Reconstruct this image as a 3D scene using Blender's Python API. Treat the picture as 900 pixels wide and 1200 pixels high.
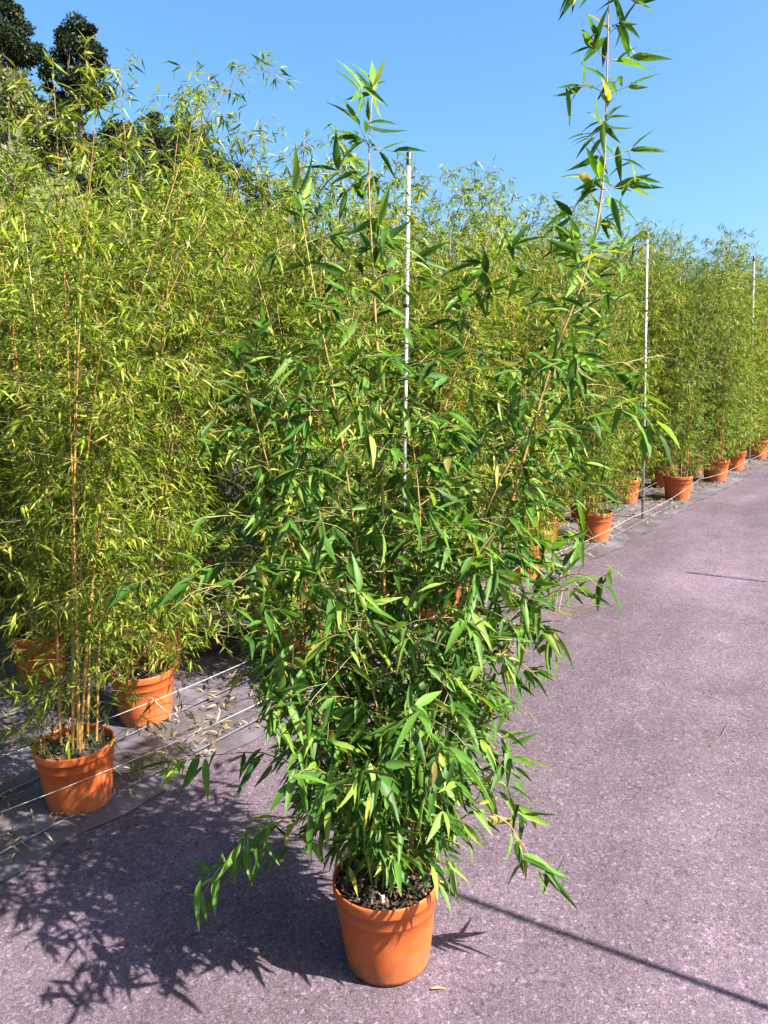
import bpy, math, random
import numpy as np
from mathutils import Vector, Matrix

R = math.radians
random.seed(7)
rng = np.random.default_rng(11)
scn = bpy.context.scene
for o in list(bpy.data.objects):
    bpy.data.objects.remove(o)

# ------------------------------------------------------------------ camera
CAM_H, PITCH, FPX = 1.73, R(3.0), 960.0       # focal length in photo pixels (900 x 1200)
cam_d = bpy.data.cameras.new('camera')
cam_d.sensor_fit = 'VERTICAL'; cam_d.sensor_height = 36.0; cam_d.lens = 36.0 * FPX / 1200.0
cam_d.clip_start = 0.05; cam_d.clip_end = 2000
cam = bpy.data.objects.new('camera', cam_d)
scn.collection.objects.link(cam)
cam.location = (0, 0, CAM_H); cam.rotation_euler = (R(90) - PITCH, 0, 0)
scn.camera = cam

# ------------------------------------------------------------------ sky, sun, exposure
SUN_AZ, SUN_EL = R(121.5), R(42.0)            # azimuth clockwise from +Y
w = bpy.data.worlds.new('World'); scn.world = w; w.use_nodes = True
nt = w.node_tree; nt.nodes.clear()
out = nt.nodes.new('ShaderNodeOutputWorld'); bg = nt.nodes.new('ShaderNodeBackground')
sky = nt.nodes.new('ShaderNodeTexSky'); sky.sky_type = 'NISHITA'; sky.sun_disc = False
sky.sun_elevation = SUN_EL; sky.sun_rotation = SUN_AZ
sky.air_density = 1.0; sky.dust_density = 3.0; sky.ozone_density = 2.0; sky.altitude = 200
hs = nt.nodes.new('ShaderNodeHueSaturation')
hs.inputs['Saturation'].default_value = 1.25; hs.inputs['Hue'].default_value = .492
nt.links.new(sky.outputs[0], hs.inputs['Color'])
nt.links.new(hs.outputs[0], bg.inputs[0]); bg.inputs[1].default_value = 0.064
nt.links.new(bg.outputs[0], out.inputs[0])
sun_d = bpy.data.lights.new('sun', 'SUN'); sun_d.energy = 5.0; sun_d.angle = R(0.53)
sun_d.color = (1.0, 0.93, 0.82)
sun = bpy.data.objects.new('sun', sun_d); scn.collection.objects.link(sun)
to_sun = Vector((math.sin(SUN_AZ) * math.cos(SUN_EL), math.cos(SUN_AZ) * math.cos(SUN_EL), math.sin(SUN_EL)))
sun.rotation_euler = to_sun.to_track_quat('Z', 'Y').to_euler()
sun.location = to_sun * 30
scn.view_settings.view_transform = 'Standard'; scn.view_settings.look = 'None'
scn.view_settings.gamma = 1.0; scn.view_settings.use_curve_mapping = False
scn.cycles.max_bounces = 6; scn.cycles.diffuse_bounces = 3; scn.cycles.transmission_bounces = 3
scn.view_settings.exposure = 2.38

# ------------------------------------------------------------------ helpers
COL = scn.collection
A_, B_ = 0.03, 0.157                          # the yard rises to the right and away
P2 = np.array([2.40, 7.59]); D_ = np.array([0.618, 0.786]); N_ = np.array([-0.786, 0.618])

def sq(x, y):
    r = np.array([x, y]) - P2
    return float(r @ D_), float(r @ N_)
def xy(s, q):
    p = P2 + D_ * s + N_ * q
    return float(p[0]), float(p[1])
def sstep(a, b, t):
    t = min(1.0, max(0.0, (t - a) / (b - a)))
    return t * t * (3 - 2 * t)
GS = A_ * D_[0] + B_ * D_[1]; GN = A_ * N_[0] + B_ * N_[1]
Z0 = A_ * P2[0] + B_ * P2[1]
def soft(t, lo, hi):                           # linear inside, levelling off outside
    if t > hi: return hi + 12 * (1 - math.exp(-(t - hi) / 12))
    if t < lo: return lo - 12 * (1 - math.exp((t - lo) / 12))
    return t
def ground_sq(s, q):
    z = Z0 + GS * soft(s, -14, 22) + GN * soft(q, -9, 14)
    hill = 11.5 * sstep(7.5, 24, q) * (1 - sstep(3.0, 15.0, s))
    z += hill + 0.25 * math.sin(s * .31 + q * .2) * sstep(9, 14, q)
    return z
def ground(x, y):
    return ground_sq(*sq(x, y))
NRM = Vector((-A_, -B_, 1)).normalized()
TILT = Vector((0, 0, 1)).rotation_difference(NRM).to_matrix().to_4x4()
cp, sp = math.cos(PITCH), math.sin(PITCH)
def ray(u, v):
    dx, dz = (u - 450) / FPX, (600 - v) / FPX
    return dx, cp + dz * sp, -sp + dz * cp
def at_y(u, v, Y):                             # point seen at photo pixel (u,v), Y metres ahead
    x, y, z = ray(u, v); k = Y / y
    return Vector((x * k, Y, CAM_H + z * k))
def on_ground(u, v):
    x, y, z = ray(u, v)
    k = CAM_H / (A_ * x + B_ * y - z)
    return Vector((x * k, y * k, CAM_H + z * k))

def mesh_np(name, V, F, mat=None, smooth=False):
    """V (n,3) array, F list of index tuples or (m,k) array"""
    me = bpy.data.meshes.new(name)
    if isinstance(F, np.ndarray):
        m, k = F.shape
        me.vertices.add(len(V)); me.vertices.foreach_set('co', np.asarray(V, dtype=np.float32).ravel())
        me.loops.add(m * k); me.loops.foreach_set('vertex_index', F.astype(np.int32).ravel())
        me.polygons.add(m); me.polygons.foreach_set('loop_start', np.arange(0, m * k, k, dtype=np.int32))
        me.update(calc_edges=True)
    else:
        me.from_pydata([tuple(v) for v in V], [], F); me.update()
    if smooth:
        me.polygons.foreach_set('use_smooth', [True] * len(me.polygons))
    if mat: me.materials.append(mat)
    return me
def link(name, me, parent=None, mw=None):
    o = bpy.data.objects.new(name, me); COL.objects.link(o)
    if parent: o.parent = parent
    if mw is not None: o.matrix_basis = mw
    return o
def empty(name, loc, label=None, cat=None, group=None):
    o = bpy.data.objects.new(name, None); COL.objects.link(o); o.location = loc
    o.empty_display_size = .1
    tag(o, label, cat, group); return o
def tag(o, label=None, cat=None, group=None, kind=None):
    if label: o['label'] = label
    if cat: o['category'] = cat
    if group: o['group'] = group
    if kind: o['kind'] = kind
    return o

class Geo:
    def __init__(s): s.v = []; s.f = []
    def tube(s, pts, rad, n=6, caps=True):
        pts = [Vector(p) for p in pts]; base = len(s.v); m = len(pts)
        if not hasattr(rad, '__len__'): rad = [rad] * m
        ref = Vector((0.31, 0.95, 0.1))
        for i, p in enumerate(pts):
            t = (pts[min(i + 1, m - 1)] - pts[max(i - 1, 0)]).normalized()
            a = t.cross(ref)
            if a.length < 1e-3: a = t.cross(Vector((1, 0, 0)))
            a.normalize(); b = t.cross(a)
            for k in range(n):
                th = 2 * math.pi * k / n
                s.v.append(tuple(p + (a * math.cos(th) + b * math.sin(th)) * rad[i]))
        for i in range(m - 1):
            for k in range(n):
                k2 = (k + 1) % n
                s.f.append((base + i * n + k, base + i * n + k2, base + (i + 1) * n + k2, base + (i + 1) * n + k))
        if caps:
            s.f.append(tuple(base + k for k in reversed(range(n))))
            s.f.append(tuple(base + (m - 1) * n + k for k in range(n)))
    def lathe(s, prof, n=40, close=False):
        base = len(s.v); m = len(prof)
        for r, z in prof:
            for k in range(n):
                th = 2 * math.pi * k / n
                s.v.append((r * math.cos(th), r * math.sin(th), z))
        for i in range(m - 1):
            for k in range(n):
                k2 = (k + 1) % n
                s.f.append((base + i * n + k, base + i * n + k2, base + (i + 1) * n + k2, base + (i + 1) * n + k))
        if close:
            s.f.append(tuple(base + k for k in reversed(range(n))))
    def mesh(s, name, mat, smooth=True): return mesh_np(name, s.v, s.f, mat, smooth)

# ------------------------------------------------------------------ materials
def new_mat(name):
    m = bpy.data.materials.new(name); m.use_nodes = True
    t = m.node_tree; b = t.nodes['Principled BSDF']
    return m, t, b
def node(t, typ, **kw):
    n = t.nodes.new(typ)
    for k, v in kw.items(): setattr(n, k, v)
    return n
def ramp(t, fac, stops):
    r = node(t, 'ShaderNodeValToRGB')
    el = r.color_ramp.elements
    while len(el) < len(stops): el.new(0.5)
    for e, (p, c) in zip(el, stops): e.position = p; e.color = (*c, 1)
    t.links.new(fac, r.inputs[0]); return r
def noise(t, scale, detail=4, rough=.55, coord='Object', vec=None):
    n = node(t, 'ShaderNodeTexNoise'); n.inputs['Scale'].default_value = scale
    n.inputs['Detail'].default_value = detail; n.inputs['Roughness'].default_value = rough
    if vec is None:
        tc = node(t, 'ShaderNodeTexCoord'); vec = tc.outputs[coord]
    t.links.new(vec, n.inputs['Vector']); return n
def bump(t, b, height, strength, dist):
    bp = node(t, 'ShaderNodeBump'); bp.inputs['Strength'].default_value = strength
    bp.inputs['Distance'].default_value = dist
    t.links.new(height, bp.inputs['Height']); t.links.new(bp.outputs[0], b.inputs['Normal']); return bp
def mixc(t, fac, c1, c2, mode='MIX'):
    m = node(t, 'ShaderNodeMix'); m.data_type = 'RGBA'; m.blend_type = mode
    for inp, val in ((m.inputs['Factor'], fac), (m.inputs['A'], c1), (m.inputs['B'], c2)):
        if hasattr(val, 'is_linked'): t.links.new(val, inp)
        elif isinstance(val, tuple): inp.default_value = (*val, 1)
        else: inp.default_value = val
    return m.outputs['Result']
ALB = .54                                      # common scale on the pigment values below
def set_base(t, b, sock):
    c = mixc(t, 1.0, sock, (ALB, ALB, ALB), 'MULTIPLY'); t.links.new(c, b.inputs['Base Color']); return c
def plain(name, col, rough=.6, metal=0, nscale=30, var=.25, bstr=.2, bdist=.002):
    m, t, b = new_mat(name)
    n = noise(t, nscale)
    lo = tuple(c * (1 - var) for c in col); hi = tuple(min(1, c * (1 + var)) for c in col)
    r = ramp(t, n.outputs['Fac'], [(.3, lo), (.7, hi)])
    set_base(t, b, r.outputs[0])
    b.inputs['Roughness'].default_value = rough; b.inputs['Metallic'].default_value = metal
    bump(t, b, n.outputs['Fac'], bstr, bdist)
    return m
def leaf_mat(name, stops, transl=.35, rough=.42, tcol=(1.0, 1.0, .40), spec=.2, plant=0):
    m, t, b = new_mat(name)
    g = node(t, 'ShaderNodeNewGeometry'); oi = node(t, 'ShaderNodeObjectInfo')
    ad = node(t, 'ShaderNodeMath', operation='ADD'); fr = node(t, 'ShaderNodeMath', operation='FRACT')
    t.links.new(g.outputs['Random Per Island'], ad.inputs[0]); t.links.new(oi.outputs['Random'], ad.inputs[1])
    t.links.new(ad.outputs[0], fr.inputs[0])
    r = ramp(t, fr.outputs[0], stops)
    n = noise(t, 45, 3)
    n2 = ramp(t, n.outputs['Fac'], [(.3, (.75, .75, .75)), (.7, (1.2, 1.2, 1.2))])
    col = mixc(t, 1.0, r.outputs[0], n2.outputs[0], 'MULTIPLY')
    if plant:
        pv = ramp(t, oi.outputs['Random'], [(0, (.72, .84, .8)), (.35, (1.1, 1.02, .95)), (.7, (.92, 1.02, 1.0)), (1, (1.28, 1.18, 1.0))])
        col = mixc(t, 1.0, col, pv.outputs[0], 'MULTIPLY')
    col = set_base(t, b, col); b.inputs['Roughness'].default_value = rough
    b.inputs['Specular IOR Level'].default_value = spec
    tr = node(t, 'ShaderNodeBsdfTranslucent')
    tc = mixc(t, 1.0, col, tuple(c * 1.6 for c in tcol), 'MULTIPLY'); t.links.new(tc, tr.inputs['Color'])
    mx = node(t, 'ShaderNodeMixShader'); mx.inputs[0].default_value = transl
    o = t.nodes['Material Output']
    t.links.new(b.outputs[0], mx.inputs[1]); t.links.new(tr.outputs[0], mx.inputs[2]); t.links.new(mx.outputs[0], o.inputs[0])
    return m

M = {}
M['leaf_big'] = leaf_mat('broad_bamboo_leaf', [(0, (.034, .10, .012)), (.35, (.072, .19, .024)), (.7, (.13, .285, .038)), (.93, (.25, .38, .055)), (.975, (.40, .42, .06)), (1, (.34, .28, .10))], .34, .5, spec=.22)
M['leaf_row'] = leaf_mat('fine_bamboo_leaf', [(0, (.060, .12, .010)), (.35, (.135, .225, .016)), (.7, (.25, .355, .026)), (.9, (.40, .44, .05)), (1, (.56, .44, .10))], .33, .42, plant=1)
M['leaf_row_dark'] = leaf_mat('deep_green_bamboo_leaf', [(0, (.050, .12, .012)), (.5, (.12, .22, .020)), (.9, (.24, .33, .035)), (1, (.45, .40, .09))], .33, .45, plant=1)
M['leaf_tree'] = leaf_mat('dark_tree_leaf', [(0, (.010, .022, .010)), (.6, (.022, .042, .016)), (1, (.04, .06, .02))], .15, .5)
M['leaf_olive'] = leaf_mat('pale_shrub_leaf', [(0, (.14, .17, .07)), (.6, (.22, .25, .11)), (1, (.30, .32, .15))], .25, .6)
M['leaf_scrub'] = leaf_mat('scrub_leaf', [(0, (.05, .075, .02)), (.6, (.10, .13, .04)), (1, (.17, .19, .07))], .2, .6)
M['leaf_dry'] = leaf_mat('dry_leaf', [(0, (.16, .10, .05)), (.5, (.32, .22, .11)), (1, (.50, .40, .24))], .1, .8)
M['grass'] = leaf_mat('grass_blade', [(0, (.06, .10, .02)), (1, (.16, .20, .05))], .3, .6)

def cane_mat(name, c1, c2):
    m, t, b = new_mat(name)
    n = noise(t, 9, 3); n2 = noise(t, 120, 2)
    r = ramp(t, n.outputs['Fac'], [(.3, c1), (.7, c2)])
    c = mixc(t, .25, r.outputs[0], n2.outputs['Color'], 'OVERLAY')
    set_base(t, b, c); b.inputs['Roughness'].default_value = .4
    return m
M['cane_big'] = cane_mat('golden_cane', (.28, .20, .05), (.50, .27, .07))
M['cane_row'] = cane_mat('orange_cane', (.42, .20, .05), (.56, .33, .08))
M['twig'] = cane_mat('twig_skin', (.22, .20, .06), (.36, .25, .10))
M['bark'] = plain('bark', (.09, .065, .045), .9, nscale=12, var=.4, bstr=.8, bdist=.02)

# terracotta-coloured plastic pot
m, t, b = new_mat('terracotta_plastic')
n = noise(t, 14, 5); n2 = noise(t, 60, 4, .7)
r = ramp(t, n.outputs['Fac'], [(.25, (.56, .105, .018)), (.75, (.64, .135, .026))])
d = ramp(t, n2.outputs['Fac'], [(.60, (0, 0, 0)), (.74, (1, 1, 1))])
c = mixc(t, d.outputs[0], r.outputs[0], (.24, .13, .085))
c2 = mixc(t, .6, r.outputs[0], c)
oi = node(t, 'ShaderNodeObjectInfo'); fd = ramp(t, oi.outputs['Random'], [(0, (.86, .92, .95)), (1, (1.1, 1.12, 1.2))])
c2 = mixc(t, 1.0, c2, fd.outputs[0], 'MULTIPLY')
# dried splashes of soil towards the foot, pale scuffs higher up
tc = node(t, 'ShaderNodeTexCoord'); sx = node(t, 'ShaderNodeSeparateXYZ'); t.links.new(tc.outputs['Object'], sx.inputs[0])
mr = node(t, 'ShaderNodeMapRange'); mr.inputs[1].default_value = .0; mr.inputs[2].default_value = .10; mr.inputs[3].default_value = .16; mr.inputs[4].default_value = 0
t.links.new(sx.outputs['Z'], mr.inputs[0])
ns = noise(t, 38, 6, .75); sm = node(t, 'ShaderNodeMath', operation='ADD'); t.links.new(ns.outputs['Fac'], sm.inputs[0]); t.links.new(mr.outputs[0], sm.inputs[1])
sr = ramp(t, sm.outputs[0], [(.54, (0, 0, 0)), (.68, (.75, .75, .75))])
c2 = mixc(t, sr.outputs[0], c2, (.20, .115, .075))
nf = noise(t, 7, 6, .7); sf = ramp(t, nf.outputs['Fac'], [(.48, (0, 0, 0)), (.68, (.4, .4, .4))])
c2 = mixc(t, sf.outputs[0], c2, (.58, .20, .09))
set_base(t, b, c2); b.inputs['Roughness'].default_value = .52; b.inputs['Specular IOR Level'].default_value = .3
bump(t, b, n2.outputs['Fac'], .08, .002); M['pot'] = m

M['soil'] = plain('potting_soil', (.055, .038, .026), .95, nscale=70, var=.6, bstr=1, bdist=.01)
M['chip'] = leaf_mat('mulch_chip', [(0, (.05, .035, .025)), (.5, (.13, .08, .048)), (.88, (.26, .175, .11)), (.96, (.36, .28, .20)), (1, (.6, .53, .46))], .02, .85)
M['metal'] = plain('galvanised_steel', (.50, .51, .54), .5, .4, nscale=25, var=.25, bstr=.05)
M['cap'] = plain('black_plastic', (.025, .025, .03), .5)
M['wire'] = plain('white_cord', (.50, .50, .52), .6, nscale=200, var=.2)
M['twig_dark'] = plain('dead_twig', (.13, .09, .06), .9, nscale=60, var=.4)

# asphalt: worn, pinkish aggregate
m, t, b = new_mat('worn_asphalt')
tc = node(t, 'ShaderNodeTexCoord')
big = noise(t, .55, 5, .6, vec=tc.outputs['Object']); mid = noise(t, 5, 5, .65, vec=tc.outputs['Object'])
vo = node(t, 'ShaderNodeTexVoronoi'); vo.inputs['Scale'].default_value = 260; t.links.new(tc.outputs['Object'], vo.inputs['Vector'])
vo2 = node(t, 'ShaderNodeTexVoronoi'); vo2.inputs['Scale'].default_value = 95; vo2.inputs['Randomness'].default_value = 1; t.links.new(tc.outputs['Object'], vo2.inputs['Vector'])
sep = node(t, 'ShaderNodeSeparateColor'); t.links.new(vo.outputs['Color'], sep.inputs[0])
sep2 = node(t, 'ShaderNodeSeparateColor'); t.links.new(vo2.outputs['Color'], sep2.inputs[0])
st = ramp(t, sep.outputs[0], [(0, (.080, .058, .074)), (.5, (.117, .088, .112)), (.9, (.148, .113, .143)), (1, (.21, .17, .20))])
st2 = ramp(t, sep2.outputs[1], [(0, (.62, .60, .62)), (.15, (.95, .95, .95)), (.85, (1.08, 1.08, 1.08)), (1, (1.6, 1.62, 1.64))])
bl = ramp(t, big.outputs['Fac'], [(.28, (.74, .75, .73)), (.5, (1.0, .99, 1.0)), (.70, (1.30, 1.28, 1.34))])
ml = ramp(t, mid.outputs['Fac'], [(.25, (.80, .80, .80)), (.75, (1.2, 1.2, 1.2))])
c = mixc(t, 1, st.outputs[0], st2.outputs[0], 'MULTIPLY'); c = mixc(t, 1, c, bl.outputs[0], 'MULTIPLY'); c = mixc(t, 1, c, ml.outputs[0], 'MULTIPLY')
# worn streaks along the road, darker stained blotches, fine hairline cracks
mp = node(t, 'ShaderNodeMapping'); mp.inputs['Rotation'].default_value = (0, 0, -math.atan2(D_[1], D_[0])); t.links.new(tc.outputs['Object'], mp.inputs[0])
mp2 = node(t, 'ShaderNodeMapping'); mp2.inputs['Scale'].default_value = (.25, 2.2, 1); t.links.new(mp.outputs[0], mp2.inputs[0])
stk = noise(t, 1.0, 5, .6, vec=mp2.outputs[0]); sk = ramp(t, stk.outputs['Fac'], [(.35, (.86, .86, .86)), (.65, (1.14, 1.13, 1.14))])
c = mixc(t, 1, c, sk.outputs[0], 'MULTIPLY')
stn = noise(t, 1.7, 6, .7, vec=tc.outputs['Object']); sr = ramp(t, stn.outputs['Fac'], [(.56, (0, 0, 0)), (.72, (.5, .5, .5))])
c = mixc(t, sr.outputs[0], c, (.085, .064, .070))
cn = noise(t, 2.5, 4, .6, vec=tc.outputs['Object']); cv = node(t, 'ShaderNodeTexVoronoi', feature='DISTANCE_TO_EDGE'); cv.inputs['Scale'].default_value = .55
cm_ = mixc(t, .22, tc.outputs['Object'], cn.outputs['Color'], 'ADD'); t.links.new(cm_, cv.inputs['Vector'])
ck = ramp(t, cv.outputs['Distance'], [(0, (.55, .55, .55)), (.004, (0, 0, 0))])
gate = noise(t, .7, 2, .5, vec=tc.outputs['Object']); gr = ramp(t, gate.outputs['Fac'], [(.52, (0, 0, 0)), (.62, (1, 1, 1))])
c = mixc(t, mixc(t, 1, ck.outputs[0], gr.outputs[0], 'MULTIPLY'), c, (.04, .03, .035))
set_base(t, b, c); b.inputs['Roughness'].default_value = .8
b.inputs['Specular IOR Level'].default_value = .15
bump(t, b, vo.outputs['Distance'], .32, .003); M['asphalt'] = m

# woven ground-cover fabric
m, t, b = new_mat('ground_cover_fabric')
tc = node(t, 'ShaderNodeTexCoord')
n = noise(t, 4, 6, .65, vec=tc.outputs['Object'])
wv = node(t, 'ShaderNodeTexWave'); wv.inputs['Scale'].default_value = 60; wv.inputs['Distortion'].default_value = 1
t.links.new(tc.outputs['Object'], wv.inputs['Vector'])
r = ramp(t, n.outputs['Fac'], [(.3, (.06, .048, .048)), (.5, (.12, .106, .128)), (.68, (.20, .18, .23))])
set_base(t, b, r.outputs[0]); b.inputs['Roughness'].default_value = .5
bump(t, b, wv.outputs['Color'], .3, .002); M['fabric'] = m
M['seam'] = plain('woven_tape', (.22, .21, .26), .55, nscale=90, var=.2)

m, t, b = new_mat('hill_grass')
n = noise(t, .8, 8, .7); r = ramp(t, n.outputs['Fac'], [(.3, (.05, .06, .02)), (.55, (.10, .12, .035)), (.75, (.17, .15, .07))])
set_base(t, b, r.outputs[0]); b.inputs['Roughness'].default_value = .95
bump(t, b, n.outputs['Fac'], 1, .15); M['hill'] = m

# ------------------------------------------------------------------ the setting
def stations(lo, hi, fine_lo, fine_hi, step):
    a = list(np.arange(fine_lo, fine_hi + 1e-6, step))
    x, d = fine_hi, step
    while x < hi: d *= 1.25; x += d; a.append(x)
    x, d = fine_lo, step
    while x > lo: d *= 1.25; x -= d; a.insert(0, x)
    return a
S_ST = stations(-500, 500, -18, 30, 1.0)
def sheet(name, qs, dz, mat, ss=S_ST, jitter=None, edge=None):
    V = []; F = []
    for i, s in enumerate(ss):
        for j, q in enumerate(qs):
            if edge and j == 0: q = q + edge(s)
            x, y = xy(s, q)
            V.append((x, y, ground_sq(s, q) + dz + (jitter(i, j, s, q) if jitter else 0)))
    n = len(qs)
    for i in range(len(ss) - 1):
        for j in range(n - 1):
            F.append((i * n + j, (i + 1) * n + j, (i + 1) * n + j + 1, i * n + j + 1))
    F = [tuple(reversed(f)) for f in F]
    o = link(name, mesh_np(name, V, F, mat, True)); o['kind'] = 'structure'
    return o
Q_ST = stations(-500, 500, -10, 28, 1.0)
sheet('terrain', Q_ST, -.05, M['hill'])
ROAD_L, ROAD_R = -.15, -4.6
sheet('road', [ROAD_R, -3.5, -2.5, -1.5, -.8, -.4, ROAD_L], .0, M['asphalt'])
def wr(i, j, s, q):
    if j == 0: return .0
    return .006 * math.sin(s * 9.1 + q * 3) * math.sin(q * 11 + s * 2.3) + .004 * math.sin(s * 23 + q * 17) + .004
sheet('ground_fabric', list(np.arange(-.20, 1.2, .1)) + list(np.arange(1.2, 7.6, .8)), .006, M['fabric'],
      ss=list(np.arange(-9, 20.01, .06)), jitter=wr,
      edge=lambda s: .025 * math.sin(s * 2.1) + .015 * math.sin(s * 7.3 + 1) + .010 * math.sin(s * 19))
for k, q in enumerate((-.06, .30)):           # pale tape woven into the sheet edge
    g = Geo(); ss = np.arange(-8.8, 19.8, .12)
    for s in ss:
        for dq in (-.007, .007):
            x, y = xy(s, q + dq + .01 * math.sin(s * 1.3 + k)); g.v.append((x, y, ground_sq(s, q) + .022))
    for i in range(len(ss) - 1): g.f.append((2 * i, 2 * i + 1, 2 * i + 3, 2 * i + 2))
    o = link('seam_tape', g.mesh('seam_tape', M['seam'])); o['kind'] = 'structure'

# ------------------------------------------------------------------ leaves
def leaf_template(stn, wid, curl, fold):
    V = [(0, 0, 0)]
    for x, wd in zip(stn, wid):
        z = -curl * x * x
        V += [(x, -wd / 2, z + fold * wd), (x, 0, z), (x, wd / 2, z + fold * wd)]
    V.append((1, 0, -curl)); n = len(stn); F = []
    F += [(0, 1, 2), (0, 2, 3)]
    for i in range(n - 1):
        a = 1 + 3 * i
        F += [(a, a + 3, a + 4), (a, a + 4, a + 1), (a + 1, a + 4, a + 5), (a + 1, a + 5, a + 2)]
    a = 1 + 3 * (n - 1)
    F += [(a, a + 3, a + 1), (a + 1, a + 3, a + 2)]
    return np.array(V, float), np.array(F, int)
T_BIG = [leaf_template((.05, .18, .40, .70), (.06, .155, .185, .105), c, f) for c, f in ((.06, .22), (.20, .3), (.34, .15), (.12, .45))]
T_BIG.append(leaf_template((.05, .18, .40, .70), (.08, .19, .225, .13), .15, .2))
T_ROW = [leaf_template((.34,), (.15,), c, f) for c, f in ((.08, .2), (.30, .3), (.15, .5), (.55, .3))]

def leaves_mesh(name, L, templates, mat):
    """L: list of (origin, dir, normal, length)"""
    Vs = []; Fs = []; base = 0
    k = np.array([i % len(templates) for i in range(len(L))])
    O = np.array([l[0] for l in L]); Dr = np.array([l[1] for l in L]); Nn = np.array([l[2] for l in L]); Ln = np.array([l[3] for l in L])
    S = np.cross(Nn, Dr)
    for ti, (tv, tf) in enumerate(templates):
        m = np.where(k == ti)[0]
        if not len(m): continue
        V = O[m, None] + Ln[m, None, None] * (tv[None, :, 0:1] * Dr[m, None] + tv[None, :, 1:2] * S[m, None] + tv[None, :, 2:3] * Nn[m, None])
        F = tf[None] + (np.arange(len(m)) * len(tv))[:, None, None] + base
        Vs.append(V.reshape(-1, 3)); Fs.append(F.reshape(-1, 3)); base += V.shape[0] * V.shape[1]
    return mesh_np(name, np.concatenate(Vs), np.concatenate(Fs), mat, True)
def leaf_matrix(l):
    o, d, n, ln = l
    s = np.cross(n, d)
    m = Matrix(((d[0], s[0], n[0], o[0] / 1), (d[1], s[1], n[1], o[1]), (d[2], s[2], n[2], o[2]), (0, 0, 0, 1)))
    return m @ Matrix.Diagonal((ln, ln, ln, 1))

def unit(v):
    return v / (np.linalg.norm(v) + 1e-9)
rs = np.random.RandomState(5)
def make_leaf(o, tw, size, droop):
    az = unit(np.array([tw[0], tw[1], 0]) + rs.normal(0, .85, 3))
    d = unit(az * 1.0 + tw * .35 + np.array([0, 0, -droop * rs.uniform(.2, 1.5)]))
    up = np.array([0, 0, 1.]) + rs.normal(0, .6, 3)
    n = unit(up - d * (up @ d))
    return (np.array(o), d, n, size * rs.uniform(.55, 1.25))
def smooth_path(pts, n):
    P = np.array([tuple(p) for p in pts], float)
    t = np.linspace(0, len(P) - 1, n); out = []
    for x in t:
        i = min(int(x), len(P) - 2); f = x - i
        p0 = P[max(i - 1, 0)]; p1 = P[i]; p2 = P[i + 1]; p3 = P[min(i + 2, len(P) - 1)]
        out.append(.5 * ((2 * p1) + (p2 - p0) * f + (2 * p0 - 5 * p1 + 4 * p2 - p3) * f * f + (3 * p1 - p0 - 3 * p2 + p3) * f ** 3))
    return np.array(out)
def cane_tube(g, path, r0, r1, gap=.13, n=7):
    """tapered culm with swollen nodes"""
    seg = np.linalg.norm(np.diff(path, axis=0), axis=1); cum = np.concatenate([[0], np.cumsum(seg)]); tot = cum[-1]
    def P(d): return [np.interp(d, cum, path[:, i]) for i in range(3)]
    pts = []; rad = []; d = 0
    while d < tot:
        r = r0 + (r1 - r0) * d / tot
        pts += [P(d)]; rad += [r * 1.22]
        if d + .012 < tot: pts.append(P(d + .012)); rad.append(r * .94)
        if d + gap - .012 < tot: pts.append(P(d + gap - .012)); rad.append(r * 1.0)
        d += gap
    pts.append(P(tot)); rad.append(r1)
    g.tube(pts, rad, n)
    nodes = [(np.array(P(x)), x / tot) for x in np.arange(gap, tot, gap)]
    return nodes, tot

def branch(g, leaves, p, az, el, length, size, dens, droop, tw_r=.0016, more=0):
    d = np.array([math.cos(az) * math.cos(el), math.sin(az) * math.cos(el), math.sin(el)])
    pts = [p.copy()]; dirs = [d]; n = 6
    for i in range(n):
        d = unit(d + np.array([0, 0, -droop * .16]) + rs.normal(0, .07, 3))
        p = p + d * length / n; pts.append(p.copy()); dirs.append(d)
    g.tube(pts, np.linspace(tw_r, tw_r * .5, n + 1), 3, False)
    for i in range(1, n + 1):
        if i == n: k = rs.randint(3, 5)
        elif rs.rand() < dens: k = rs.randint(2 + more, 4 + more)
        else: continue
        base = pts[i]
        if i < n:
            side = unit(dirs[i] * .6 + rs.normal(0, .7, 3)); tl = rs.uniform(.02, .07 + .02 * more)
            tip = base + side * tl
            if tl > .03: g.tube([base, tip], [tw_r * .6, tw_r * .4], 3, False)
        else: side = dirs[i]; tip = base
        for _ in range(k):
            leaves.append(make_leaf(tip - side * rs.uniform(0, .02 + .02 * more), side, size, droop))

# ------------------------------------------------------------------ pots
def pot_meshes(R_, H_):
    g = Geo()
    r0 = R_ * .80
    g.lathe([(r0 * .35, .006), (r0 * .93, .004), (r0 * .985, .008), (r0, .02), (R_ * .845, H_ * .25), (R_ * .90, H_ * .55), (R_ * .925, H_ * .715), (R_ * .955, H_ * .73),
             (R_ * .962, H_ * .75), (R_ * .962, H_ * .865), (R_ * .985, H_ * .872)], 48, True)
    body = g.mesh('pot', M['pot'])
    g = Geo()
    prof = [(R_ * .965, H_ * .868), (R_ * 1.0, H_ * .878), (R_ * 1.008, H_ * .90), (R_ * 1.008, H_ * .975), (R_ * 1.0, H_ * .993), (R_ * .985, H_),
            (R_ * .965, H_ * .995), (R_ * .955, H_ * .97), (R_ * .935, H_ * .80), (R_ * .92, H_ * .70)]
    g.lathe(prof, 48)
    rim = g.mesh('rim', M['pot'])
    return body, rim
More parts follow.
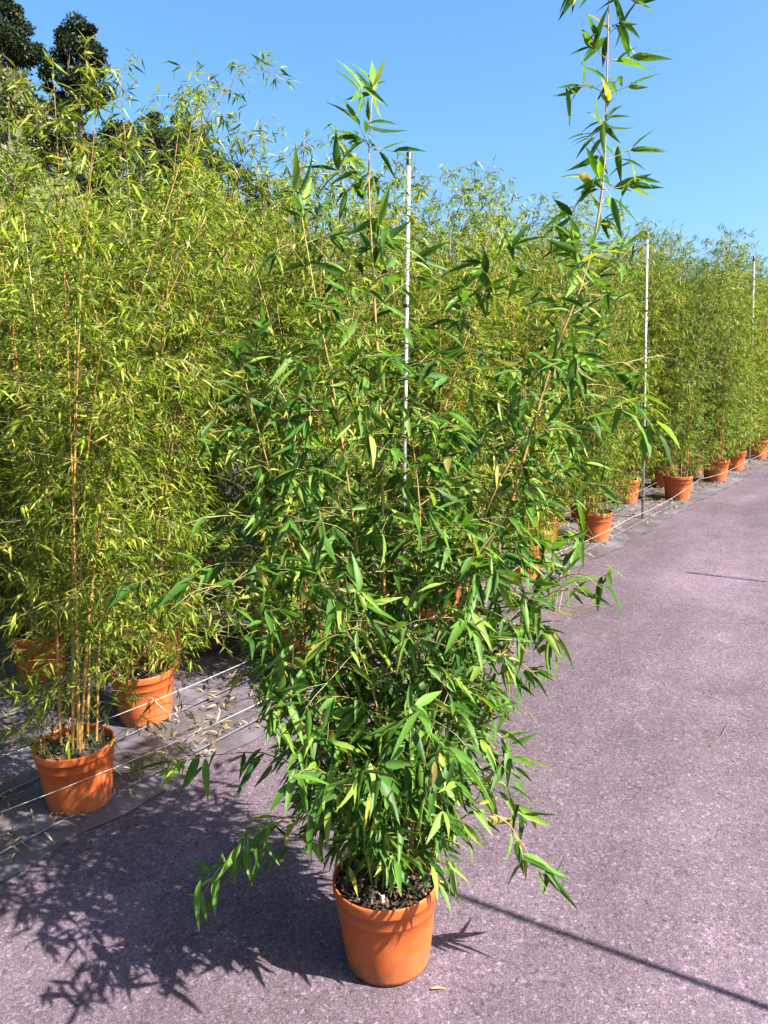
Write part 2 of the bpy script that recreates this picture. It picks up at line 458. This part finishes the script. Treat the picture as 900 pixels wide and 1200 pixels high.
def soil_mesh(R_, z, rough=.012):
    g = Geo(); n = 28
    g.v.append((0, 0, z + rough))
    for j in range(1, 6):
        for k in range(n):
            th = 2 * math.pi * k / n; r = R_ * .945 * j / 5
            g.v.append((r * math.cos(th), r * math.sin(th), z + random.uniform(-rough, rough) * (1 if j < 5 else .4)))
    for k in range(n): g.f.append((0, 1 + k, 1 + (k + 1) % n))
    for j in range(4):
        for k in range(n):
            a = 1 + j * n; g.f.append((a + k, a + n + k, a + n + (k + 1) % n, a + (k + 1) % n))
    return g.mesh('soil', M['soil'])
def chips_mesh(R_, z, count, size):
    V = []; F = []
    for i in range(count):
        r = R_ * .9 * math.sqrt(random.random()); th = random.uniform(0, 6.283)
        c = Vector((r * math.cos(th), r * math.sin(th), z + random.uniform(.0, .02)))
        e = Matrix.Rotation(random.uniform(0, 6.3), 3, 'Z') @ Matrix.Rotation(random.uniform(-.9, .9), 3, 'X') @ Matrix.Rotation(random.uniform(-.7, .7), 3, 'Y')
        a, b_, h = size * random.uniform(.5, 1.5), size * random.uniform(.25, .6), size * random.uniform(.12, .3)
        base = len(V)
        for sx, sy, sz in ((-1, -1, 0), (1, -.7, 0), (.8, 1, 0), (-1, .8, 0), (-.8, -.6, 1), (.7, -.5, 1), (.6, .6, 1), (-.7, .5, 1)):
            V.append(tuple(c + e @ Vector((sx * a, sy * b_, sz * h))))
        F += [tuple(base + i for i in f) for f in ((3, 2, 1, 0), (4, 5, 6, 7), (0, 1, 5, 4), (1, 2, 6, 5), (2, 3, 7, 6), (3, 0, 4, 7))]
    return mesh_np('mulch', V, F, M['chip'])

# ------------------------------------------------------------------ the big potted bamboo on the asphalt
HR, HH = .146, .262
base = on_ground(455, 1122)
hx, hy = base.x, base.y
hero = empty('potted_bamboo', base, 'tall dark green broad leaved bamboo in terracotta pot standing alone on the asphalt', 'potted plant')
bm, rm = pot_meshes(HR, HH)
hp = link('pot', bm, hero, TILT); link('rim', rm, hp)
link('soil', soil_mesh(HR, HH * .925), hero, TILT)
tag(link('mulch', chips_mesh(HR, HH * .935, 420, .009), hero, TILT), kind='stuff')
def loc(u, v, dy=0.0):
    return np.array(at_y(u, v, hy + dy)) - np.array(base)
CANES = [  # photo points from soil to tip with depth offset (m), radius, branch scale, bare fraction
    ([(492, 1022, .02), (505, 900, .02), (540, 780, .03), (582, 650, .03), (645, 430, .03), (686, 320, .02), (706, 220, .01), (711, 100, .0), (714, -45, -.02)], .0075, 1.0, .16),
    ([(455, 1024, -.03), (452, 800, -.06), (446, 500, -.08), (436, 300, -.08), (432, 190, -.08), (437, 100, -.08)], .007, .85, .10),
    ([(440, 1024, .0), (405, 850, -.04), (350, 660, -.08), (310, 530, -.1), (282, 425, -.1)], .005, .8, .10),
    ([(478, 1024, .03), (520, 800, .0), (570, 600, -.06), (640, 480, -.1), (715, 425, -.12), (752, 440, -.12)], .006, .75, .2),
    ([(470, 1024, .05), (482, 750, .12), (512, 520, .16), (560, 360, .18), (600, 290, .18)], .006, .9, .12),
    ([(462, 1024, -.04), (432, 750, -.1), (398, 500, -.14), (372, 360, -.16), (352, 245, -.16)], .006, .85, .10),
    ([(482, 1024, -.02), (545, 850, -.08), (610, 730, -.12), (668, 668, -.15)], .0045, .8, .08),
    ([(460, 1024, -.07), (452, 880, -.18), (420, 760, -.24), (372, 670, -.28)], .0045, .9, .06),
    ([(468, 1024, -.05), (488, 780, -.10), (492, 600, -.13), (470, 430, -.14)], .0055, .9, .06),
    ([(450, 1024, .06), (420, 800, .16), (380, 600, .22), (340, 480, .25), (300, 420, .26)], .005, .9, .10),
    ([(485, 1024, .06), (530, 760, .16), (590, 560, .22), (660, 420, .25), (690, 330, .25)], .0055, .9, .12),
    ([(475, 1024, -.08), (500, 880, -.2), (530, 760, -.25), (560, 660, -.28)], .004, .9, .06),
    ([(435, 1024, -.05), (390, 900, -.14), (330, 780, -.2), (290, 700, -.22), (222, 682, -.24)], .004, .6, .10),
    ([(445, 1024, -.08), (405, 950, -.18), (370, 870, -.24), (330, 820, -.26)], .0035, .9, .05),
    ([(455, 1024, .05), (400, 900, .14), (350, 800, .2), (300, 760, .22)], .0035, .9, .05),
]
H_LEAF = []
def hero_cane(pts, r, bs, bare):
    path = smooth_path([loc(*p) for p in pts], 30)
    g = Geo(); nodes, tot = cane_tube(g, path, r, r * .16, .085)
    c = link('cane', g.mesh('cane', M['cane_big']), hero)
    tg = Geo(); sgn = rs.uniform(0, 6.28)
    for p, f in nodes:
        if f < bare or p[2] < .32: continue
        nb = 2 if f < .9 or rs.rand() < .5 else 1
        if p[2] < 1.3: nb = 3
        h = p[2]
        for k in range(nb):
            sgn += math.pi + rs.normal(0, .7)
            ln = bs * (.34 if h < 1.5 else .34 - .16 * (h - 1.5)) * rs.uniform(.45, 1.1)
            ln *= 1.0 - .55 * max(0, f - .55) / .45
            if h < .95: ln *= .42 + .58 * (h - .3) / .65
            elif h < 2.0: ln *= 1.18
            if h > 1.95: ln = rs.uniform(.045, .10)
            size = .083 if h < 1.85 else .088
            dr = .7 if h < 1.6 else .15
            branch(tg, H_LEAF, p, sgn, R(rs.uniform(5, 50)), max(ln, .05), size, .95 if h < 1.7 else .75 if h < 1.95 else .55, dr)
    # leaves at the tip
    for k in range(8): H_LEAF.append(make_leaf(path[-1 - k // 4], unit(path[-1] - path[-3]), .10, -.5))
    if tg.v: tag(link('twigs', tg.mesh('twigs', M['twig']), c), kind='stuff')
for a in CANES: hero_cane(*a)
OUT_V = [250, 350, 450, 550, 650, 720, 800, 880, 950, 1010, 1060]      # outline of the clump in the photograph
OUT_L = [345, 300, 240, 230, 225, 268, 295, 318, 340, 356, 385]
OUT_R = [790, 770, 768, 755, 680, 628, 602, 588, 574, 555, 530]
def inside(l):
    p = l[0] + l[1] * l[3] * .6 + np.array(base) - np.array((0, 0, CAM_H))
    yy = p[1] * cp - p[2] * sp; zz = p[1] * sp + p[2] * cp
    u = 450 + FPX * p[0] / yy; v = 600 - FPX * zz / yy
    if v < 250: return True
    if v > 1060: return False
    return np.interp(v, OUT_V, OUT_L) < u < np.interp(v, OUT_V, OUT_R)
H_LEAF = [l for l in H_LEAF if inside(l) or rs.rand() < .03]
H_LEAF = [l for l in H_LEAF if l[0][2] > 1.95 or rs.rand() > .16]
LOW = [  # low side shoots with hanging leaves: photo points + depth
    [(430, 1015, -.08), (370, 985, -.12), (310, 985, -.16), (262, 1012, -.18), (240, 1045, -.19)],
    [(420, 1010, .0), (380, 930, .02), (320, 885, .02), (250, 885, .02), (205, 895, .02)],
    [(505, 1005, -.05), (545, 955, -.08), (590, 960, -.10), (622, 1005, -.10), (640, 1020, -.1)],
    [(498, 960, .0), (540, 925, -.04), (585, 915, -.06), (605, 950, -.06)],
    [(515, 880, -.04), (555, 850, -.1), (592, 868, -.12), (598, 900, -.12)],
    [(555, 760, .0), (610, 720, -.05), (665, 690, -.06), (715, 672, -.06)],
    [(560, 770, .02), (600, 735, .0), (632, 735, -.02), (648, 745, -.03)],
    [(560, 800, .0), (600, 785, -.05), (625, 790, -.06)],
    [(690, 480, -.05), (722, 465, -.1), (750, 480, -.12), (762, 500, -.12)],
    [(350, 680, -.08), (290, 660, -.15), (240, 665, -.18), (205, 690, -.2)],
    [(330, 650, -.02), (280, 640, .04), (200, 670, .06), (140, 690, .06)],
    [(480, 940, -.1), (470, 900, -.22), (440, 900, -.3), (425, 935, -.32)],
    [(470, 960, -.1), (440, 930, -.22), (400, 930, -.28), (375, 970, -.3)],
    [(465, 1000, -.1), (455, 940, -.28), (440, 900, -.45), (425, 905, -.60)],
    [(480, 1000, -.1), (500, 930, -.28), (515, 880, -.42), (535, 885, -.55)],
    [(450, 1000, -.1), (405, 930, -.28), (370, 900, -.42), (345, 910, -.54)],
    [(470, 990, -.1), (480, 900, -.3), (480, 840, -.5), (490, 840, -.62)],
    [(430, 1000, -.05), (390, 950, -.15), (330, 960, -.22), (290, 985, -.26)],
]
for pts in LOW:
    path = smooth_path([loc(*p) for p in pts], 12)
    g = Geo(); g.tube(path, np.linspace(.0026, .0011, 12), 5)
    link('shoot', g.mesh('shoot', M['twig']), hero)
    for i in range(4, 12):
        td = unit(path[i] - path[i - 1])
        for _ in range(rs.randint(2, 4)):
            H_LEAF.append(make_leaf(path[i] + rs.normal(0, .012, 3), unit(td + rs.normal(0, .6, 3)), .10, .9))
# the 300 leaves that show largest (turned to the camera, outermost) are objects of their own
cpos = np.array((0, 0, CAM_H)) - np.array(base)
def show(l):
    mid = l[0] + l[1] * l[3] * .5; v = mid - cpos; dist = np.linalg.norm(v); v = v / dist
    cr = np.cross(l[1], v)
    area = l[3] ** 2 * abs(l[2] @ v) / dist ** 2
    return area * (1.3 + 2.0 * max(-.3, -mid[1]))
H_LEAF.sort(key=show, reverse=True)
LM = [mesh_np('leaf', tv, tf, M['leaf_big'], True) for tv, tf in T_BIG]
for i, l in enumerate(H_LEAF[:300]):
    link('leaf', LM[i % len(LM)], hero, leaf_matrix(l))
tag(link('foliage', leaves_mesh('foliage', H_LEAF[300:], T_BIG, M['leaf_big']), hero), kind='stuff')
print('hero leaves', len(H_LEAF))

# ------------------------------------------------------------------ potted bamboos set out in rows
RR, RH = .146, .255
row_pot, row_rim = pot_meshes(RR, RH)
row_soil = soil_mesh(RR, RH * .88); row_mulch = chips_mesh(RR, RH * .89, 60, .014)
SOIL_UP = NRM * (RH * .88)
def row_variant(seed, height, ncane, spread, leafm, low, size=.060, dens=1.0, shoots=24, thick=1.0):
    """one kind of fine-leaved clump: meshes for canes and foliage (origin at the pot base)"""
    global rs
    keep = rs; rs = np.random.RandomState(seed)
    canes = []; L = []; tg = Geo()
    for k in range(ncane):
        a = rs.uniform(0, 6.28); r = RR * .62 * math.sqrt(rs.rand()); lean = spread * rs.uniform(.2, 1.45)
        p0 = np.array(SOIL_UP) * .96 + np.array([r * math.cos(a), r * math.sin(a), 0])
        a2 = a + rs.normal(0, .5); hh = height * (rs.uniform(.74, 1.02) if k else 1.04)
        d = np.array([math.cos(a2), math.sin(a2), 0])
        pts = [p0, p0 + d * lean * .12 + [0, 0, hh * .33], p0 + d * lean * .42 + [0, 0, hh * .68], p0 + d * lean + [0, 0, hh]]
        path = smooth_path(pts, 22); g = Geo()
        nodes, tot = cane_tube(g, path, thick * rs.uniform(.004, .0068), .001, .105, 6)
        canes.append(g)
        az = rs.uniform(0, 6.28)
        for p, f in nodes:
            h = p[2]
            if h < low * rs.uniform(.6, 1.3): continue
            for b_ in range(3 if h < hh * .85 else 2):
                az += math.pi + rs.normal(0, .8)
                ln = .37 * rs.uniform(.4, 1.25) * (1 - .5 * max(0, f - .6) / .4)
                branch(tg, L, p, az, R(rs.uniform(0, 55)), max(.05, ln), size, dens, .6, .001, 2)
        for _ in range(8): L.append(make_leaf(path[-1] - np.array([0, 0, rs.uniform(0, .08)]), unit(path[-1] - path[-3]), size, -.1))
    for k in range(shoots):                    # leafy young shoots round the foot
        a = rs.uniform(0, 6.28); p0 = np.array(SOIL_UP) * .98 + np.array([RR * .7 * math.cos(a), RR * .7 * math.sin(a), 0])
        branch(tg, L, p0, a, R(rs.uniform(45, 85)), rs.uniform(.2, .6), size * 1.1, .95, .9, .0014, 2)
    rs = keep
    fol = leaves_mesh('foliage', L, T_ROW, leafm)
    cm = [g.mesh('cane', M['cane_row']) for g in canes]
    allg = Geo()
    for g in canes:
        o = len(allg.v); allg.v += g.v; allg.f += [tuple(i + o for i in f) for f in g.f]
    return dict(canes=cm, joined=allg.mesh('canes', M['cane_row']), foliage=fol, twigs=tg.mesh('twigs', M['twig']), leaves=L)
VAR = [row_variant(101, 2.45, 10, .38, M['leaf_row'], .42),
       row_variant(102, 2.35, 10, .34, M['leaf_row'], .40),
       row_variant(103, 2.55, 10, .42, M['leaf_row'], .45),
       row_variant(104, 2.40, 10, .36, M['leaf_row'], .40),
       row_variant(105, 2.30, 10, .32, M['leaf_row_dark'], .42),
       row_variant(106, 2.45, 10, .34, M['leaf_row_dark'], .45),
       row_variant(107, 2.38, 8, .40, M['leaf_row'], .62, shoots=13, thick=1.1)]
print('row leaves', [len(v['leaves']) for v in VAR])
GRP = 'bamboos in terracotta pots set out in rows'
def place_row(x, y, rot, var, sc, label, detail):
    z = ground(x, y)
    t = empty('potted_bamboo', (x, y, z), label, 'potted plant', GRP)
    p = link('pot', row_pot, t, TILT); link('rim', row_rim, p)
    link('soil', row_soil, t, TILT)
    v = VAR[var]
    up = Vector(SOIL_UP)
    mw = Matrix.Translation(up) @ Matrix.Rotation(rot, 4, 'Z') @ Matrix.Diagonal((1, 1, sc, 1)) @ Matrix.Translation(-up)
    if detail:
        tag(link('mulch', row_mulch, t, TILT @ Matrix.Rotation(rot, 4, 'Z')), kind='stuff')
        for c in v['canes']: link('cane', c, t, mw)
    else: tag(link('canes', v['joined'], t, mw), kind='stuff')
    f = link('foliage', v['foliage'], t, mw); f['kind'] = 'stuff'
    tw = link('twigs', v['twigs'], t, mw); tw['kind'] = 'stuff'
    return t
prand = random.Random(21)
PITCH_S, ROWGAP = .98, .47
# front row: the pots the photograph shows, at the pixels where they touch the ground
front_px = [(90, 938), (612, 676), (683, 632), (790, 585), (838, 564), (865, 552), (893, 538)]
front_s = sorted(sq(*on_ground(u, v)[:2])[0] for u, v in front_px)
L_LEFT = 'orange caned bamboo in terracotta pot at the edge of the big plant shadow'
L_FRONT = 'light green bamboo in terracotta pot, front row beside the asphalt'
L_SECOND = 'light green bamboo in terracotta pot, second row behind the front pots'
L_DEEP = 'light green bamboo deep in the block, leafy top showing above the first two rows'
spots = []
s_left = front_s[0]
fs = list(front_s)
x = front_s[0] + 1.35
while x < front_s[1] - .6: fs.append(x); x += 1.1
x = front_s[-1] + .95
while x < 13: fs.append(x); x += 1.0
fs.append(front_s[0] - 1.15)
for s in fs: spots.append((s, .04 + prand.uniform(-.03, .03), 0))
sec = sq(*on_ground(163, 848)[:2])
s = sec[0]
while s < 13: spots.append((s + prand.uniform(-.05, .05), sec[1] + prand.uniform(-.03, .03), 1)); s += PITCH_S
for r_ in range(2, 7):
    s = sec[0] - 2 * PITCH_S + (.49 if r_ % 2 == 0 else 0)
    while s < 13:
        spots.append((s + prand.uniform(-.06, .06), sec[1] + (r_ - 1) * ROWGAP + prand.uniform(-.03, .03), r_)); s += PITCH_S
ORD = ['first', 'second', 'third', 'fourth', 'fifth', 'sixth', 'seventh', 'eighth', 'ninth', 'tenth', 'eleventh', 'twelfth', 'thirteenth']
after = sorted(s for s, q, r_ in spots if r_ == 0 and s > 0); before = sorted((s for s, q, r_ in spots if r_ == 0 and s_left < s < 0), reverse=True)
def front_label(s):
    if s > 0: return 'light green bamboo in the %s front row pot past the bare footed post' % ORD[after.index(s)]
    if s in before: return 'light green bamboo in the %s front row pot before the bare footed post' % ORD[before.index(s)]
    return 'light green bamboo in front row pot on the other side of the orange caned one'
cnt = 0
for s, q, r_ in spots:
    if r_ in (1, 2) and s < sec[0] - .3 and xy(s, q)[0] / xy(s, q)[1] < -.36: continue
    x, y = xy(s, q)
    if y < 1.2: continue
    if x / y < -.50 - .75 / y or x / y > .47 + 1.6 / y: continue
    if r_ > 4 and prand.random() < .5: continue
    left = abs(s - s_left) < .05 and r_ == 0
    lab = L_LEFT if left else (front_label(s) if r_ == 0 else L_SECOND if r_ == 1 else L_DEEP)
    dark = s > 1.0 and prand.random() < .6
    var = 6 if left else (prand.choice((4, 5)) if dark else prand.choice((0, 1, 2, 3)))
    sc = prand.uniform(.93, 1.06) if r_ < 2 else prand.uniform(.95, 1.08)
    t = place_row(x, y, prand.uniform(0, 6.28), var, sc, lab, r_ <= 1)
    if left:
        del t['group']
        G = []
        for _ in range(130):
            a = rs.uniform(0, 6.28); r0 = RR * .85 * math.sqrt(rs.rand()); d = unit(np.array([rs.normal(0, .6), rs.normal(0, .6), 1.0])); n = unit(np.cross(d, rs.normal(0, 1, 3)))
            G.append((np.array([r0 * math.cos(a), r0 * math.sin(a), 0]) + np.array(SOIL_UP), d, n, rs.uniform(.03, .085)))
        tag(link('grass_tuft', leaves_mesh('grass_tuft', G, [leaf_template((.3,), (.05,), .3, .2)], M['grass']), t), kind='stuff')
    cnt += 1
print('row plants', cnt)

# a taller clump in the second row whose arching tips stand clear of the others
def arching(u, v, tips, label):
    p = on_ground(u, v); z = ground(p.x, p.y)
    t = empty('potted_bamboo', (p.x, p.y, z), label, 'potted plant')
    pp = link('pot', row_pot, t, TILT); link('rim', row_rim, pp); link('soil', row_soil, t, TILT)
    L = []; b0 = np.array((p.x, p.y, z))
    for pts in tips:
        P = [np.array(SOIL_UP)] + [np.array(at_y(uu, vv, p.y + dy)) - b0 for uu, vv, dy in pts]
        path = smooth_path(P, 26); g = Geo(); nodes, tot = cane_tube(g, path, .0085, .0014, .12, 6)
        c = link('cane', g.mesh('cane', M['cane_row']), t); tg = Geo(); az = 0
        for q, f in nodes:
            if f < .35: continue
            for _ in range(3 if f < .8 else 2):
                az += math.pi + rs.normal(0, .7)
                branch(tg, L, q, az, R(rs.uniform(0, 45)), .24 * (1.25 - f * .8), .085, .7, .4, .0012)
        for _ in range(6): L.append(make_leaf(path[-1], unit(path[-1] - path[-3]), .085, .2))
        tag(link('twigs', tg.mesh('twigs', M['twig']), c), kind='stuff')
    tag(link('foliage', leaves_mesh('foliage', L, T_ROW, M['leaf_row']), t), kind='stuff')
arching(322, 748, [[(205, 600, .1), (215, 330, .15), (235, 160, .2), (285, 82, .2), (335, 95, .2)],
                   [(200, 600, 0), (195, 330, .0), (205, 190, 0), (215, 110, 0)]],
        'tall thin bamboo with arching tips standing out against the sky')

# ------------------------------------------------------------------ posts
POST_H = 2.63
def post(x, y, label, group=None, lean=0, POST_H=POST_H):
    z = ground(x, y)
    t = empty('post', (x, y, z), label, 'post', group); t.rotation_euler = (0, lean, 0)
    g = Geo(); g.tube([(0, 0, -.05), (0, 0, POST_H - .03)], .012, 16)
    link('tube', g.mesh('tube', M['metal']), t)
    g = Geo(); g.lathe([(.0145, POST_H - .075), (.0145, POST_H - .005), (.011, POST_H), (.001, POST_H + .001)], 14)
    link('cap', g.mesh('cap', M['cap']), t)
    for hgt in (.17, 1.9):
        g = Geo(); g.lathe([(.0125, hgt), (.015, hgt + .003), (.015, hgt + .019), (.0125, hgt + .022)], 14)
        link('clamp_ring', g.mesh('clamp_ring', M['cap']), t)
sp_ = sq(*on_ground(880, 545)[:2])[0]
PS = [-3.72, 0.0, sp_]
lab = ['white metal post rising behind the big dark bamboo', 'bare footed white metal post beside the asphalt between two front pots',
       'white metal post among the farther front pots']
for s, l in zip(PS, lab): post(*xy(s, 0.0), l, lean=R(.8) if s < -1 else 0, POST_H=2.76 if s < -1 else POST_H)
post(*xy(sp_ + 3.7, 0), 'white metal post beyond the last front pots in view')
# the matching line of posts on the other side of the road: their shadows cross the asphalt
tip = on_ground(806, 671)
hd = Vector((to_sun.x, to_sun.y, 0)).normalized(); te = math.tan(SUN_EL)
gsl = A_ * hd.x + B_ * hd.y
Ls = POST_H / (te - gsl)
pr = tip + hd * Ls
s0, q0 = sq(pr.x, pr.y)
tip1 = on_ground(515, 1040); 
print('right post line', s0, q0, 'shadow1 line', [round(v, 2) for v in tip1], 'tip', [round(v, 2) for v in tip], 'base', pr)
# slide the nearer post along the road until its shadow passes through the photographed line
best = min(np.arange(-8, 0, .01), key=lambda ds: abs((Vector((*xy(s0 + ds, q0), 0)) - Vector((tip1.x, tip1.y, 0))).cross(hd).z))
print('near post offset', best)
for ds, l in ((0, 'white metal post across the road, its shadow tip on the far asphalt'), (best, 'white metal post across the road, its shadow crossing behind the big pot')):
    post(*xy(s0 + ds, q0), l)

# ------------------------------------------------------------------ cords strung along and across the rows
def cord(p_list, label, r=.0014):
    g = Geo(); pts = []
    for a, b_ in zip(p_list[:-1], p_list[1:]):
        a = Vector(a); b_ = Vector(b_)
        for k in range(8):
            f = k / 8; p = a.lerp(b_, f); p.z -= .035 * 4 * f * (1 - f); pts.append(p)
    pts.append(Vector(p_list[-1])); g.tube(pts, r, 5)
    return tag(link('cord', g.mesh('cord', M['wire'])), label, 'cord', 'cords strung between the pots')
def cp3(s, q, h):
    x, y = xy(s, q); return (x, y, ground_sq(s, q) + h)
ss = np.arange(-8.0, 14, 1.85)
cord([cp3(s, -.125, .17 + .03 * math.sin(s * 1.7)) for s in ss], 'white cord along the asphalt side of the front pots')
cord([cp3(s, .205 + .02 * math.sin(s * 3), .20 + .03 * math.cos(s)) for s in ss], 'white cord between the front and second rows of pots')
cord([cp3(s, .62, .20) for s in ss], 'white cord behind the second row of pots')
for k, s in enumerate(np.arange(sec[0] - 1.4, 10, 1.08)):
    cord([cp3(s + .27, -.125, .165), cp3(s + .25, .205, .195), cp3(s + .22, .62, .195)], 'white cross cord tied between the long cords')

# ------------------------------------------------------------------ litter, twigs, weeds
LL = []
for i in range(5200):
    s = prand.uniform(-7, 12); q = -.12 + abs(prand.gauss(0, .55))
    if q > 4: continue
    x, y = xy(s, q); a = prand.uniform(0, 6.28)
    n = unit(np.array([-A_, -B_, 1]) + rs.normal(0, .25, 3)); d = np.array([math.cos(a), math.sin(a), 0]); d = unit(d - n * (d @ n))
    LL.append((np.array([x, y, ground_sq(s, q) + .024 + prand.uniform(0, .012)]), d, n, prand.uniform(.03, .085)))
tag(link('leaf_litter', leaves_mesh('leaf_litter', LL, T_ROW, M['leaf_dry'])), 'dry tan leaf litter on the ground fabric under the bamboos', 'leaf litter', kind='stuff')
LL = []
for i in range(70):
    u, v = prand.uniform(250, 900), prand.uniform(700, 1200); p = on_ground(u, v); a = prand.uniform(0, 6.28)
    d = np.array([math.cos(a), math.sin(a), 0]); n = unit(np.array([-A_, -B_, 1])); d = unit(d - n * (d @ n))
    LL.append((np.array(p) + [0, 0, .004], d, n, prand.uniform(.006, .016)))
tag(link('debris', leaves_mesh('debris', LL, T_ROW, M['leaf_dry'])), 'tiny dry crumbs scattered on the asphalt', 'debris', kind='stuff')
def twig(a, b_, label, r=.0025):
    A3 = on_ground(*a); B3 = on_ground(*b_); g = Geo(); pts = []
    for k in range(7):
        f = k / 6; p = A3.lerp(B3, f); p += Vector((.006 * math.sin(f * 5), .004 * math.cos(f * 7), r + .002)); pts.append(p)
    g.tube(pts, np.linspace(r, r * .5, 7), 6)
    tag(link('twig', g.mesh('twig', M['twig_dark'])), label, 'twig')
twig((832, 876), (857, 847), 'small dead twig lying on the open asphalt')
def fallen(u, v, ang, ln, label, mat):
    p = on_ground(u, v); n = np.array(NRM); d = np.array([math.cos(ang), math.sin(ang), .02]); d = unit(d - n * (d @ n))
    o = link('fallen_leaf', mesh_np('fallen_leaf', *T_BIG[1], mat)); o.matrix_basis = leaf_matrix((np.array(p) + [0, 0, .007], d, n, ln))
    tag(o, label, 'leaf')
fallen(505, 1162, .2, .05, 'pale fallen leaf on the asphalt right of the big pot', M['leaf_dry'])
fallen(340, 1085, 2.0, .035, 'pale fallen leaf in the shadow left of the big pot', M['leaf_dry'])
# low leafy weed between the left pots and the big plant
wb = on_ground(190, 905); L = []; g = Geo()
wd = empty('weed', wb, 'small leafy weed growing at the fabric edge beside the left pots', 'weed')
for k in range(9):
    branch(g, L, np.zeros(3), rs.uniform(0, 6.28), R(rs.uniform(35, 80)), rs.uniform(.08, .2), .045, .7, .9, .0012)
link('stems', g.mesh('stems', M['twig']), wd); tag(link('foliage', leaves_mesh('foliage', L, T_ROW, M['leaf_row_dark']), wd), kind='stuff')

# ------------------------------------------------------------------ trees and shrubs on the hill behind
def tree(name, x, y, height, crown_r, trunk_h, leafm, label, cat, seed, group=None, n_leaf=20000, lsize=.085, squash=1.0):
    r = np.random.RandomState(seed); z = ground(x, y) - .1
    t = empty(name, (x, y, z), label, cat, group); g = Geo()
    g.tube([(0, 0, 0), (.06 * r.randn(), .06 * r.randn(), trunk_h * .5), (0.1 * r.randn(), .1 * r.randn(), trunk_h + (height - trunk_h) * .5)],
           [height * .035, height * .027, height * .012], 9)
    clumps = []
    for k in range(48):
        a = r.uniform(0, 6.28); f = r.uniform(0, 1); rr = crown_r * math.sqrt(r.uniform(.15, 1)) * (1.0 - .55 * f ** 2) * r.uniform(.75, 1.15)
        c = np.array([rr * math.cos(a), rr * math.sin(a), trunk_h + (height - trunk_h) * (.08 + .86 * f)]); clumps.append((c, crown_r * r.uniform(.14, .36)))
        s = np.array([0, 0, trunk_h * r.uniform(.6, 1) + (height - trunk_h) * f * .4])
        g.tube([s, (s + c) / 2 + r.normal(0, .1, 3), c], [height * .010, height * .007, height * .003], 5)
    link('trunk', g.mesh('trunk', M['bark']), t)
    L = []
    for i in range(n_leaf):
        c, cr = clumps[r.randint(len(clumps))]
        v = unit(r.normal(0, 1, 3)); p = c + v * cr * r.uniform(.45, 1.05) * np.array([1, 1, .75 * squash])
        d = unit(v + r.normal(0, .8, 3)); u_ = r.normal(0, .6, 3) + v; n = unit(u_ - d * (u_ @ d))
        L.append((p, d, n, lsize * r.uniform(.6, 1.4)))
    tag(link('crown', leaves_mesh('crown', L, [leaf_template((.45,), (.5,), .1, .1)], leafm), t), kind='stuff')
    return t
def dir_at(u, dist):
    x, y, _ = ray(u, 600); k = dist / math.hypot(x, y); return x * k, y * k
def hill_tree(u, vtop, dist, crown, name, leafm, label, cat, seed, group=None, **kw):
    x, y = dir_at(u, dist); top = at_y(u, vtop, y).z; h = top - ground(x, y) + .1
    print(name, u, 'height', round(h, 2), 'ground', round(ground(x, y), 2))
    h = max(h, 1.2)
    return tree(name, x, y, h, crown, kw.pop('trunk', h * .3), leafm, label, cat, seed, group, **kw)
hill_tree(101, 22, 25, .85, 'hill_tree', M['leaf_tree'], 'dark round crowned tree on the hill with sky all round it', 'tree', 1)
hill_tree(14, 2, 25, 1.0, 'hill_tree', M['leaf_tree'], 'dark tree on the hilltop beside a paler shrub', 'tree', 2)
hill_tree(5, 62, 18, 1.1, 'shrub', M['leaf_olive'], 'pale grey green shrub on the hill below the dark tree', 'shrub', 3, trunk=.5, lsize=.10)
for i, (u, v, dist, cr) in enumerate([(200, 122, 22, .8), (232, 140, 21, .9), (268, 172, 21, .8), (300, 195, 22, .8), (340, 208, 23, .8), (62, 118, 22, 1.0), (140, 135, 22, .9), (185, 140, 20, 1.0), (215, 150, 20, 1.0), (320, 205, 21, 1.0)]):
    hill_tree(u, v, dist, cr, 'shrub', M['leaf_tree'], 'dark evergreen shrub on the hillside above the bamboo tops', 'shrub', 10 + i, 'dark shrubs along the hillside', trunk=.5, n_leaf=9000, lsize=.075)

# low scrub over the slope
L = []; r = np.random.RandomState(77)
for k in range(900):
    q = r.uniform(9.5, 34); s = r.uniform(-26, 14); x, y = xy(s, q); z = ground_sq(s, q); cr = r.uniform(.25, .8)
    for i in range(34):
        v = unit(r.normal(0, 1, 3)); v[2] = abs(v[2]); p = np.array([x, y, z - .05]) + v * cr * r.uniform(.4, 1) * np.array([1, 1, .8])
        d = unit(v + r.normal(0, .7, 3)); u_ = v + r.normal(0, .5, 3); n = unit(u_ - d * (u_ @ d)); L.append((p, d, n, r.uniform(.12, .3)))
tag(link('hill_scrub', leaves_mesh('hill_scrub', L, [leaf_template((.45,), (.45,), .1, .1)], M['leaf_scrub'])), 'low green scrub covering the slope behind the bamboos', 'scrub', kind='stuff')
